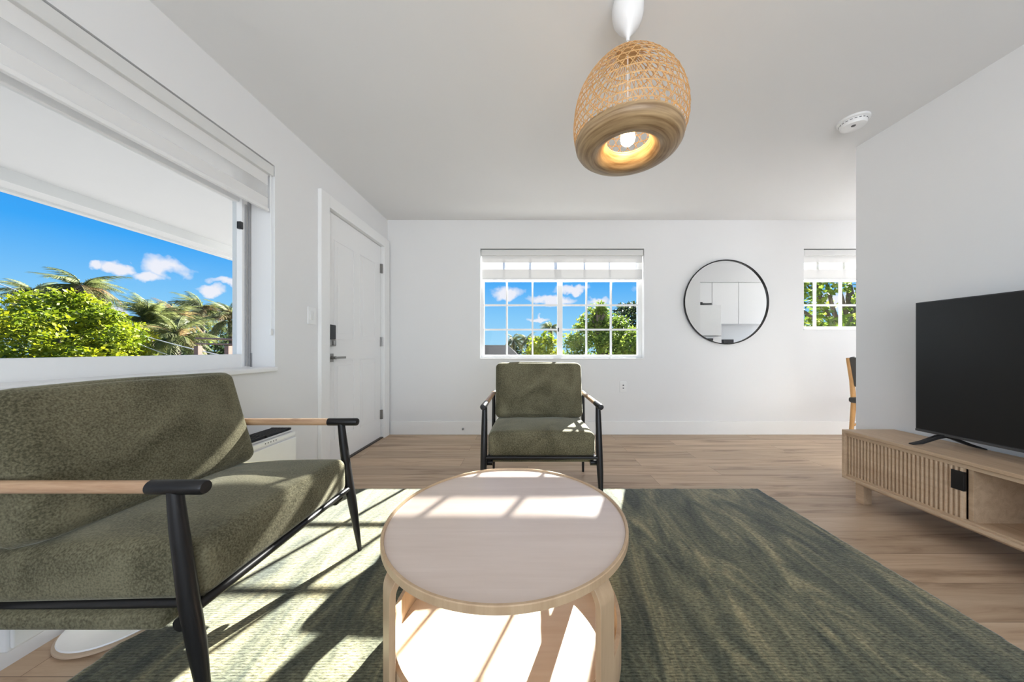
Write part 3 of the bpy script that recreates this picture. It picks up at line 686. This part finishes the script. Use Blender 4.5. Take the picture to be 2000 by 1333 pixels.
def tambour(y0, y1):
    m = MB(); nr = int(round((y1 - y0) / .0185)); w_ = (y1 - y0) / nr; vs = []; xb = SX + .030
    z0, z1 = S0 + th + .010, S1 - th - .004
    prof = []
    for k in range(nr):
        a = y0 + k * w_
        prof += [(xb - .004, a), (xb - .0045, a + w_ * .12), (xb - .011, a + w_ * .22), (xb - .0135, a + w_ * .38), (xb - .0135, a + w_ * .62), (xb - .011, a + w_ * .78), (xb - .0045, a + w_ * .88)]
    prof += [(xb - .004, y1), (xb, y1), (xb, y0)]
    n_ = len(prof)
    vs = [(x, y, z0) for x, y in prof] + [(x, y, z1) for x, y in prof]
    fs = [(i, (i + 1) % n_, n_ + (i + 1) % n_, n_ + i) for i in range(n_)] + [tuple(range(n_)), tuple(range(2 * n_ - 1, n_ - 1, -1))]
    m.add(vs, fs); return m.build('sliding_door', OAK_Y, s)
dr = tambour(1.468, SY1 - th - .001)
MB().box(SX + .010, SX + .024, 1.462, 1.508, .302, .392).build('handle', BLACK, dr, bevel=.002)
dr2 = tambour(SY0 + th + .001, .932)
MB().box(SX + .010, SX + .024, .892, .938, .302, .392).build('handle', BLACK, dr2, bevel=.002)
for (a, b, x0, x1) in ((1.945, 1.995, SX + .062, SX + .112), (.405, .455, SX + .062, SX + .112), (1.33, 1.38, XB - .09, XB - .04), (.75, .80, XB - .09, XB - .04)):
    MB().box(x0, x1, a, b, 0, S0).build('leg', OAK_Y, s, bevel=.002)
MB().box(SX + .04, SX + .08, .455, 1.945, S0 - .022, S0).build('under_rail', OAK_Y, s, bevel=.002)

# ---- television
s = thing('television', (2.20, 1.15, S1), 'large black flat screen television on the oak stand', 'television')
ty0, ty1, tz0, tz1 = .535, 1.773, .509, 1.231
m = MB(); m.box(2.2, 2.212, ty0, ty1, tz0, tz1); m.box(2.212, 2.245, ty0 + .12, ty1 - .12, tz0 + .03, tz1 - .25)
m.build('housing', BLACKP, s, bevel=.002)
MB().box(2.1985, 2.2, ty0 + .006, ty1 - .006, tz0 + .016, tz1 - .006).build('screen', SCREEN, s)
MB().box(2.1965, 2.1999, ty0 + .001, ty1 - .001, tz0, tz0 + .012).build('lower_bezel', mat('dark_bezel', (.05, .05, .052), .3), s, bevel=.001)
for yc in (1.655, .65):
    vs = []
    pr = [(2.083, S1, S1 + .006), (2.12, S1 + .008, S1 + .022), (2.175, S1 + .040, S1 + .058), (2.205, S1 + .050, S1 + .066), (2.235, S1 + .042, S1 + .058), (2.30, S1 + .012, S1 + .026), (2.355, S1, S1 + .006)]
    off = [.045, .03, .008, 0, -.006, -.03, -.045]
    for (x, z0, z1), o_ in zip(pr, off):
        for (dy, z) in ((-.010, z0), (.010, z0), (.010, z1), (-.010, z1)): vs.append((x, yc + o_ + dy, z))
    fs = []
    for i in range(len(pr) - 1):
        for k in range(4): fs.append((4 * i + k, 4 * i + (k + 1) % 4, 4 * i + 4 + (k + 1) % 4, 4 * i + 4 + k))
    fs += [(0, 1, 2, 3), (27, 26, 25, 24)]
    MB().add(vs, fs).build('foot', BLACK, s, bevel=.0015)

# ---- pendant lamp
PX, PY = .4205, 1.31
s = thing('pendant_lamp', (PX, PY, 1.80), 'round woven bamboo pendant lamp with a lit bulb and white canopy', 'pendant lamp')
cup = [(0, H), (.050, H), (.058, H - .01), (.064, H - .035), (.064, H - .060), (.058, H - .090), (.042, H - .118), (.020, H - .142), (.008, H - .160), (.006, H - .175), (0, H - .175)]
autosmooth(MB().lathe(cup, PX, PY, seg=48).build('ceiling_canopy', PLASTIC, s), 60)
autosmooth(MB().tube([(PX, PY, H - .17), (PX, PY, 1.98)], .0028, 8).build('cord', PLASTIC, s))
cap = [(0, 2.226), (.024, 2.225), (.040, 2.218), (.048, 2.204), (.046, 2.198), (0, 2.200)]
autosmooth(MB().lathe(cap, PX, PY, seg=48).build('top_cap', BAMBOO, s), 60)
RZ = 1.800
ring = [(.0865, 1.842), (.092, 1.826), (.106, 1.808), (.122, 1.794), (.134, 1.7885), (.150, 1.788), (.170, 1.790), (.190, 1.797), (.205, 1.808), (.214, 1.822), (.217, 1.836), (.216, 1.845), (.211, 1.844), (.209, 1.828), (.198, 1.812), (.180, 1.803), (.150, 1.799), (.132, 1.801), (.112, 1.816), (.097, 1.832), (.0905, 1.843)]
autosmooth(MB().lathe(ring, PX, PY, seg=96, close=True).build('wooden_ring', RINGM, s), 60)
autosmooth(MB().lathe([(.088 + .003 * cos(2 * pi * k / 10), 1.846 + .003 * sin(2 * pi * k / 10)) for k in range(10)], PX, PY, seg=64, close=True).build('inner_hoop', BAMBOO, s))
# woven dome: profile radius by height
def dome(tt):
    """tt 0..1 from ring to cap"""
    P = [(.213, 1.838), (.222, 1.865), (.228, 1.905), (.227, 1.950), (.219, 1.995), (.202, 2.040), (.174, 2.084), (.138, 2.126), (.094, 2.165), (.046, 2.200)]
    x = tt * (len(P) - 1); i = min(int(x), len(P) - 2); f = x - i
    p0 = P[max(i - 1, 0)]; p1 = P[i]; p2 = P[i + 1]; p3 = P[min(i + 2, len(P) - 1)]
    def cr(a, b, c, d_): return .5 * ((2 * b) + (-a + c) * f + (2 * a - 5 * b + 4 * c - d_) * f * f + (-a + 3 * b - 3 * c + d_) * f ** 3)
    return cr(p0[0], p1[0], p2[0], p3[0]), cr(p0[1], p1[1], p2[1], p3[1])
def lump(th_):      # the soft weave bulges a little on one side
    return 1 + .035 * cos(th_ - radians(20)) - .03 * max(0, cos(th_ - radians(200))) ** 3
def dpt(tt, th_, off=0):
    r_, z_ = dome(tt); k = 1 + (lump(th_) - 1) * min(1, tt * 3) * (1 - tt)
    r_ = r_ * k + off
    return Vector((PX + r_ * cos(th_), PY + r_ * sin(th_), z_))
def ribbon(mb, pts, w_, t_=.0011):
    ctr = Vector((PX, PY, 1.99)); vs = []
    for i, p in enumerate(pts):
        tg = (pts[min(i + 1, len(pts) - 1)] - pts[max(i - 1, 0)]).normalized(); nrm = (p - ctr).normalized()
        sd = tg.cross(nrm).normalized()
        for (a, b) in ((-1, -1), (1, -1), (1, 1), (-1, 1)): vs.append(p + sd * a * w_ / 2 + nrm * b * t_ / 2)
    fs = []
    for i in range(len(pts) - 1):
        for k in range(4): fs.append((4 * i + k, 4 * i + (k + 1) % 4, 4 * i + 4 + (k + 1) % 4, 4 * i + 4 + k))
    mb.add(vs, fs)
mb = MB()
for k in range(13):
    tt = k / 13.3; ribbon(mb, [dpt(tt, 2 * pi * i / 72, .0012) for i in range(73)], .0036)
ND = 38
for k in range(ND):
    for sg in (-1, 1):
        pts = []
        for i in range(25):
            tt = i / 24; pts.append(dpt(tt, 2 * pi * (k + (.25 if sg > 0 else 0)) / ND + sg * tt * 1.15, .0026 if sg > 0 else -.0002))
        ribbon(mb, pts, .0028)
mb.build('woven_shade', WEAVE, s)
autosmooth(MB().tube([(PX, PY, 1.985), (PX, PY, 1.965), (PX, PY, 1.905)], [.010, .017, .019], 20).build('bulb_socket', PLASTIC, s))
em = bpy.data.materials.new('lit_bulb'); em.use_nodes = True; nt = em.node_tree; nt.nodes.remove(nt.nodes['Principled BSDF'])
e_ = nt.nodes.new('ShaderNodeEmission'); e_.inputs[0].default_value = (1.0, 0.72, 0.36, 1); e_.inputs[1].default_value = 60; nt.links.new(e_.outputs[0], nt.nodes['Material Output'].inputs[0])
autosmooth(MB().lathe([(0, 1.822), (.014, 1.825), (.026, 1.836), (.030, 1.852), (.027, 1.870), (.018, 1.890), (.014, 1.905), (0, 1.905)], PX, PY, seg=32).build('bulb', em, s), 80)

# ---- dining chair at the far right
s = thing('dining_chair', (3.45, 2.90, 0), 'wooden dining chair with grey padded back below the small far window', 'dining chair')
for yy in (2.70, 3.10):
    autosmooth(MB().tube([(3.195, yy, 0), (3.235, yy, .44), (3.215, yy, .66), (3.175, yy, .88)], [.014, .021, .019, .014], 14).build('leg', PINE, s))
    autosmooth(MB().tube([(3.67, yy, 0), (3.65, yy, .44)], [.014, .020], 14).build('leg', PINE, s))
    autosmooth(MB().tube([(3.21, yy, .20), (3.65, yy, .42)], .009, 10).build('brace', PINE, s))
MB().cushion(.48, .46, .06, .025, (0, 0, .008), n=12, mtx=Matrix.Translation((3.44, 2.90, .465))).build('seat', GFAB, s, smooth=True)
MB().cushion(.045, .42, .30, .018, (.0, 0, 0), n=12, mtx=Matrix.Translation((3.218, 2.885, .745)) @ Matrix.Rotation(radians(-9), 4, 'Y')).build('backrest', GFAB, s, smooth=True)

# ---- kitchen seen in the mirror
s = thing('refrigerator', (2.91, 1.7, 0), 'white top-freezer refrigerator reflected in the round mirror', 'refrigerator')
MB().box(2.665, 3.13, 1.37, 1.97, .03, 1.68).build('cabinet', PLASTIC, s, bevel=.006)
MB().box(2.668, 3.127, 1.975, 2.03, 1.185, 1.678).build('freezer_door', PLASTIC, s, bevel=.01)
MB().box(2.668, 3.127, 1.975, 2.03, .06, 1.165).build('fridge_door', PLASTIC, s, bevel=.01)
MB().box(2.70, 2.98, 2.03, 2.05, 1.10, 1.14).build('handle', BLACKP, s, bevel=.004)
m = MB(); m.box(2.70, 2.86, 1.80, 1.96, 1.681, 1.735)
tag(m.build('storage_box', BLACKP, bevel=.004), 'small black box on top of the refrigerator in the mirror', 'box')
lab = ['white wall cabinet above the refrigerator in the mirror', 'white wall cabinet just right of the refrigerator in the mirror', 'white wall cabinet at the right edge of the mirror']
for (x0, x1, z0, z1), lb in zip(((2.665, 3.165, 1.76, 2.11), (3.168, 3.62, 1.40, 2.11), (3.623, 4.30, 1.40, 2.11)), lab):
    s = thing('wall_cabinet', ((x0 + x1) / 2, 1.5, z0), lb, 'kitchen cabinet', 'white wall cabinets in the kitchen')
    MB().box(x0, x1, 1.352, 1.68, z0, z1).build('body', TRIM, s, bevel=.001)
    MB().box(x0 + .002, x1 - .002, 1.682, 1.70, z0, z1).build('door', TRIM, s, bevel=.002)
struct(MB().box(XR1, XE, 1.35, 1.73, 2.115, H).build('trim_1', CEIL), 'white bulkhead above the kitchen cabinets', 'bulkhead')
s = thing('base_cabinet', (3.8, 1.65, 0), 'white base cabinet under the kitchen worktop', 'kitchen cabinet')
MB().box(3.17, 4.40, 1.352, 1.93, .10, .88).build('body', TRIM, s, bevel=.001)
for k in range(3): MB().box(3.172 + k * .41, 3.575 + k * .41, 1.932, 1.95, .11, .87).build('door', TRIM, s, bevel=.002)
tag(MB().box(3.165, 4.42, 1.352, 1.97, .885, .92).build('worktop', PLASTIC, bevel=.003), 'white kitchen worktop beside the refrigerator', 'worktop')
s = thing('coffee_maker', (3.38, 1.62, .921), 'small black coffee maker on the worktop low in the mirror', 'coffee maker')
m = MB(); m.box(3.30, 3.48, 1.55, 1.80, .921, .945).box(3.30, 3.48, 1.55, 1.64, .945, 1.12).box(3.30, 3.48, 1.64, 1.79, 1.06, 1.13)
m.build('body', BLACKP, s, bevel=.005)
autosmooth(MB().lathe([(0, .947), (.05, .947), (.055, .99), (.04, 1.04), (0, 1.045)], 3.39, 1.72, seg=24).build('jug', BLACK, s))

# ================================================================== OUTSIDE
GZ = -3.0
struct(MB().box(-90, 90, -40, 150, GZ - .3, GZ).build('ground', BOUNCE_GROUND), 'ground outside, toned pale for neutral bounce light', 'ground')
m = MB(); m.box(-4.25, XL - TW, -4, 6.2, 2.39, 2.50); m.box(-4.28, -4.10, -4, 6.2, 2.29, 2.39); m.box(-4.35, -4.28, -4, 6.2, 2.27, 2.56)
struct(m.build('soffit', SOFFIT), 'white porch soffit outside the wide window', 'soffit')
struct(MB().box(-2.9, XL - TW, -4, 6.2, -.35, -.2).build('bounce_slab', STUCCO), 'walkway outside, added to bounce light onto the soffit', 'bounce_slab')  # unseen slab, added as a neutral reflector below the soffit

def at(px, py, y): return Vector(((px - U0) / F * y, y, CH + (V0 - py) / F * y))
def leafquad(mb, p, size, rnd, up=.3):
    d = Vector((rnd.gauss(0, 1), rnd.gauss(0, 1), rnd.gauss(0, .7) - up)).normalized(); n = Vector((rnd.gauss(0, 1), rnd.gauss(0, 1), rnd.gauss(0, 1) + .6))
    sd = d.cross(n); sd.normalize(); L_ = size * rnd.uniform(.7, 1.3); W_ = L_ * .28
    mb.add([p, p + d * L_ * .5 + sd * W_, p + d * L_, p + d * L_ * .5 - sd * W_], [(0, 1, 2, 3)])
def tree(name, label, cat, c, rad, nclump, nleaf, size, mt, seed, group=None, clump=.38, open_=1.0, base=GZ):
    rnd = random.Random(seed); c = Vector(c); rx, ry, rz = rad
    t = thing(name, (c.x, c.y, base), label, cat, group)
    mb = MB(); tr = MB(); cl = []
    for i in range(nclump):
        while True:
            v = Vector((rnd.uniform(-1, 1), rnd.uniform(-1, 1), rnd.uniform(-1, 1)))
            if .35 * open_ < v.length < 1: break
        v = v.normalized() * (v.length ** .5)
        p = c + Vector((v.x * rx, v.y * ry, v.z * rz)); cl.append(p)
        cr_ = clump * rnd.uniform(.7, 1.35)
        for k in range(nleaf):
            q = Vector((rnd.gauss(0, 1), rnd.gauss(0, 1), rnd.gauss(0, 1))).normalized() * cr_ * rnd.uniform(.45, 1) ** .6
            q.z *= .75; leafquad(mb, p + q, size, rnd)
    mb.raw('foliage', mt, t)
    fork = Vector((c.x, c.y, c.z - rz * .75)); h = fork.z - base
    tr.tube([(c.x, c.y, base), (c.x + .05 * h, c.y, base + h * .5), fork], [.05 * h ** .5 + .09, .14, .11], 10)
    for p in rnd.sample(cl, min(16, len(cl))):
        mid = fork.lerp(p, .5) + Vector((rnd.uniform(-.2, .2), rnd.uniform(-.2, .2), .15))
        tr.tube([fork, mid, p], [.07, .045, .015], 6, cap=False)
    tr.build('trunk', BARK, t, smooth=True)
    return t
def frond_mesh(mt, L_, droop, seed, width=.5, nl=34):
    rnd = random.Random(seed); mb = MB(); pts = []
    for i in range(13):
        u = i / 12; pts.append(Vector((L_ * (u - .12 * u * u * droop), 0, L_ * (.55 * u - (.55 + .55 * droop) * u * u))))
    mb.tube(pts, [.03 * (1 - .85 * i / 12) for i in range(13)], 5, cap=False)
    for i in range(nl):
        u = .12 + .88 * i / nl; x = u * 12; k = min(int(x), 11); p = pts[k].lerp(pts[k + 1], x - k); tg = (pts[k + 1] - pts[k]).normalized()
        w_ = width * sin(pi * min(1, .12 + u * .82)) ** .7 * rnd.uniform(.8, 1.15)
        for sg in (-1, 1):
            d = (tg * .75 + Vector((0, sg * 1, -.25 - .5 * rnd.random()))).normalized()
            a = p; b = p + d * w_ * .55; c_ = p + d * w_ + Vector((0, 0, -w_ * (.25 + .3 * rnd.random()))); s_ = tg * .016 * (L_ / 1.8)
            mb.add([a - s_, a + s_, b + s_ * 1.3, b - s_ * 1.3, c_], [(0, 1, 2, 3), (3, 2, 4)])
    me_o = mb.raw('frond', mt); me = me_o.data; bpy.data.objects.remove(me_o); return me
FR = [frond_mesh(LEAF_P, 1.9, .9, 1), frond_mesh(LEAF_P, 1.8, 1.2, 2), frond_mesh(LEAF_P, 1.8, .6, 3), frond_mesh(LEAF_B, 1.7, 1.5, 4)]
def palm(label, p, scale, nf, seed, dry=.1, group='palm trees outside the wide window', lift=0.0):
    rnd = random.Random(seed)
    t = thing('palm_tree', (p.x, p.y, GZ), label, 'palm tree', group)
    tr = MB(); hh = p.z - GZ
    tr.tube([(p.x + .3, p.y, GZ), (p.x + .12, p.y, GZ + hh * .5), (p.x, p.y, p.z)], [.16 * scale + .05, .12 * scale + .02, .10 * scale + .02], 10)
    tr.build('trunk', BARK, t, smooth=True)
    for k in range(nf):
        me = FR[3] if rnd.random() < dry else FR[k % 3]
        o = bpy.data.objects.new('frond', me); C.objects.link(o); o.parent = t; o.location = (0, 0, hh)
        o.rotation_euler = (rnd.uniform(-.3, .3), radians(rnd.uniform(-68, 30)) - lift, 2.399 * k + rnd.uniform(-.2, .2))
        f = scale * rnd.uniform(.85, 1.15); o.scale = (f, f, f)
    return t
# left window view
tree('broadleaf_tree', 'rounded tree of bright yellow-green leaves at the left of the wide window', 'tree', at(85, 655, 7.3) + Vector((0, 0, -.70)), (1.75, 1.5, 1.62), 150, 230, .095, LEAF_Y, 11, clump=.36)
tree('broadleaf_tree', 'low clump of yellow-green leaves just right of the big yellow tree', 'tree', at(205, 682, 7.1) + Vector((0, 0, -.35)), (.70, .8, 1.05), 40, 200, .09, LEAF_Y, 12, clump=.3)
palm('tall palm behind the yellow-green tree, its crown the highest in the wide window', at(160, 572, 11.5), .66, 40, 21, .12)
palm('palm with thin dark fronds at the left edge of the wide window', at(66, 580, 13.5), .62, 30, 22, .1)
palm('feathery green palm just right of the yellow-green tree', at(292, 634, 9.6), .52, 40, 23, .1, lift=.4)
palm('palm with browning fronds in the middle of the right-hand palm group', at(342, 628, 10.8), .50, 40, 24, .45, lift=.35)
palm('dark green palm rising above the brown fronds', at(394, 610, 12), .48, 34, 25, .2, lift=.2)
palm('palm at the right edge of the wide window beside its frame', at(450, 630, 11), .50, 36, 26, .3, lift=.2)
palm('low palm in front of the right-hand palm group above the window frame', at(345, 668, 8.6), .48, 34, 27, .15, lift=.2)
for i, (px, py, yy, r_) in enumerate(((265, 690, 10.5, 1.2), (350, 680, 12, 1.5), (430, 676, 12, 1.6), (240, 676, 13, 1.2), (60, 672, 10.5, 1.7), (390, 655, 13.5, 1.5))):  # the one behind the yellow tree is added as its shaded inside
    tree('shrub', ['dark shrub low between the yellow tree and the palms', 'green shrub behind the middle palms', 'dark shrub behind the timber trellis', 'dark shrub far behind the gap left of the palms', 'added dark foliage standing in for the shaded inside of the yellow-green tree', 'dark shrub furthest back among the right-hand palms'][i], 'shrub', at(px, py, yy) + Vector((0, 0, -.70)), (r_, r_, 1.15), 36, 150, .13, LEAF_D if i != 1 else LEAF_G, 30 + i, clump=.5, group='shrubs below the palms')
# trellis and cables
s = thing('timber_trellis', at(425, 690, 7.6), 'brown timber trellis at the lower right of the wide window', 'trellis')
for px in (387, 446):
    p = at(px, 676, 7.6); MB().box(p.x - .05, p.x + .05, 7.55, 7.65, GZ, p.z).build('post', TIMBER, s)
a = at(383, 661, 7.6); b = at(500, 665, 7.6); MB().tube([a, b], .022, 6).build('rail', TIMBER, s)
a = at(383, 672, 7.6); b = at(500, 674, 7.6); MB().tube([a, b], .018, 6).build('rail', TIMBER, s)
for i, (p0, p1, p2) in enumerate((((160, 615), (300, 662), (440, 696)), ((215, 650), (270, 676), (345, 700)))):
    y_ = 7.5
    q = [at(p0[0] + (p2[0] - p0[0]) * t_ / 10, 0, y_) for t_ in range(11)]
    pts = []
    for t_ in range(11):
        u = t_ / 10; py = (1 - u) ** 2 * p0[1] + 2 * u * (1 - u) * (2 * p1[1] - .5 * (p0[1] + p2[1])) + u * u * p2[1]
        pts.append(at(p0[0] + (p2[0] - p0[0]) * u, py, y_ + u * .6))
    d = (pts[-1] - pts[-2]); pts.append(pts[-1] + d * 12)
    d = (pts[0] - pts[1]); pts.insert(0, pts[0] + d * 6)
    tag(MB().tube(pts, .012, 6).build('overhead_cable', WIRE), ['upper grey cable sagging in front of the palms', 'lower grey cable sagging in front of the palms'][i], 'cable', 'overhead cables')

# far window view
tree('broadleaf_tree', 'tall light green tree filling the right half of the far grid window', 'tree', at(1170, 655, 11) + Vector((.1, 0, -.75)), (1.25, 1.1, 1.50), 110, 190, .10, LEAF_G, 41, clump=.34)
tree('broadleaf_tree', 'slender light green top rising above the big tree in the far window', 'tree', at(1168, 615, 10.7), (.22, .25, .62), 14, 90, .10, LEAF_G, 42, clump=.18)
tree('broadleaf_tree', 'low yellow-green bush left of the centre bar of the far window', 'tree', at(1056, 690, 9.5) + Vector((0, 0, -.25)), (.52, .5, .82), 36, 120, .10, LEAF_Y, 43, clump=.22)
tree('broadleaf_tree', 'green hedge tree at the lower right of the far window', 'tree', at(1235, 680, 9.8) + Vector((.2, 0, -.4)), (.65, .7, .95), 36, 130, .11, LEAF_G, 44, clump=.3)
tree('broadleaf_tree', 'dark distant tree at the right edge of the far window', 'tree', at(1240, 640, 19) + Vector((0, 0, -.5)), (2.0, 1.6, 1.9), 50, 110, .24, LEAF_D, 45, clump=.6)
for i, (px, py) in enumerate(((1003, 668), (1030, 666), (1076, 643))):
    palm(['small far palm above the dark roofs', 'small far palm just left of the yellow bush', 'distant palm behind the centre bar of the far window'][i], at(px, py, 19), .42, 24, 50 + i, .1, 'far palms seen through the grid window')
for i, (px, w_) in enumerate(((968, 1.5), (1015, 1.7))):
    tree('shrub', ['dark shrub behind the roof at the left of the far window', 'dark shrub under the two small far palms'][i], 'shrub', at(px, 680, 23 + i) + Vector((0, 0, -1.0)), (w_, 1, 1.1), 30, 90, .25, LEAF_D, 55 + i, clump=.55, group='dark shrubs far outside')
s = thing('house', (at(960, 690, 15).x, 15, GZ), 'dark roofed house low at the left of the far grid window', 'house')
hx = at(962, 690, 15).x
MB().box(hx - 3, hx + 1.2, 15, 19, GZ, .30).build('walls', STUCCO, s)
m = MB(); z0, z1 = .30, 1.18
m.add([(hx - 3.4, 14.6, z0), (hx + 1.6, 14.6, z0), (hx + 1.6, 19.4, z0), (hx - 3.4, 19.4, z0), (hx - 2.6, 17, z1), (hx + .6, 17, z1)], [(0, 1, 5, 4), (1, 2, 5), (2, 3, 4, 5), (3, 0, 4), (0, 3, 2, 1)])
m.build('roof', ROOF, s)
for k in range(2): MB().box(hx - 2 + k * 1.7, hx - 1.1 + k * 1.7, 14.97, 15.03, -1.2, -.2).build('window', GREYGAP, s)
# small window view: close, open branches
tree('branching_tree', 'open branched tree with narrow leaves outside the small far window', 'tree', at(1640, 610, 7.4) + Vector((.3, 0, .1)), (2.3, 1.1, 1.75), 100, 62, .14, LEAF_G, 61, clump=.36, open_=.3)
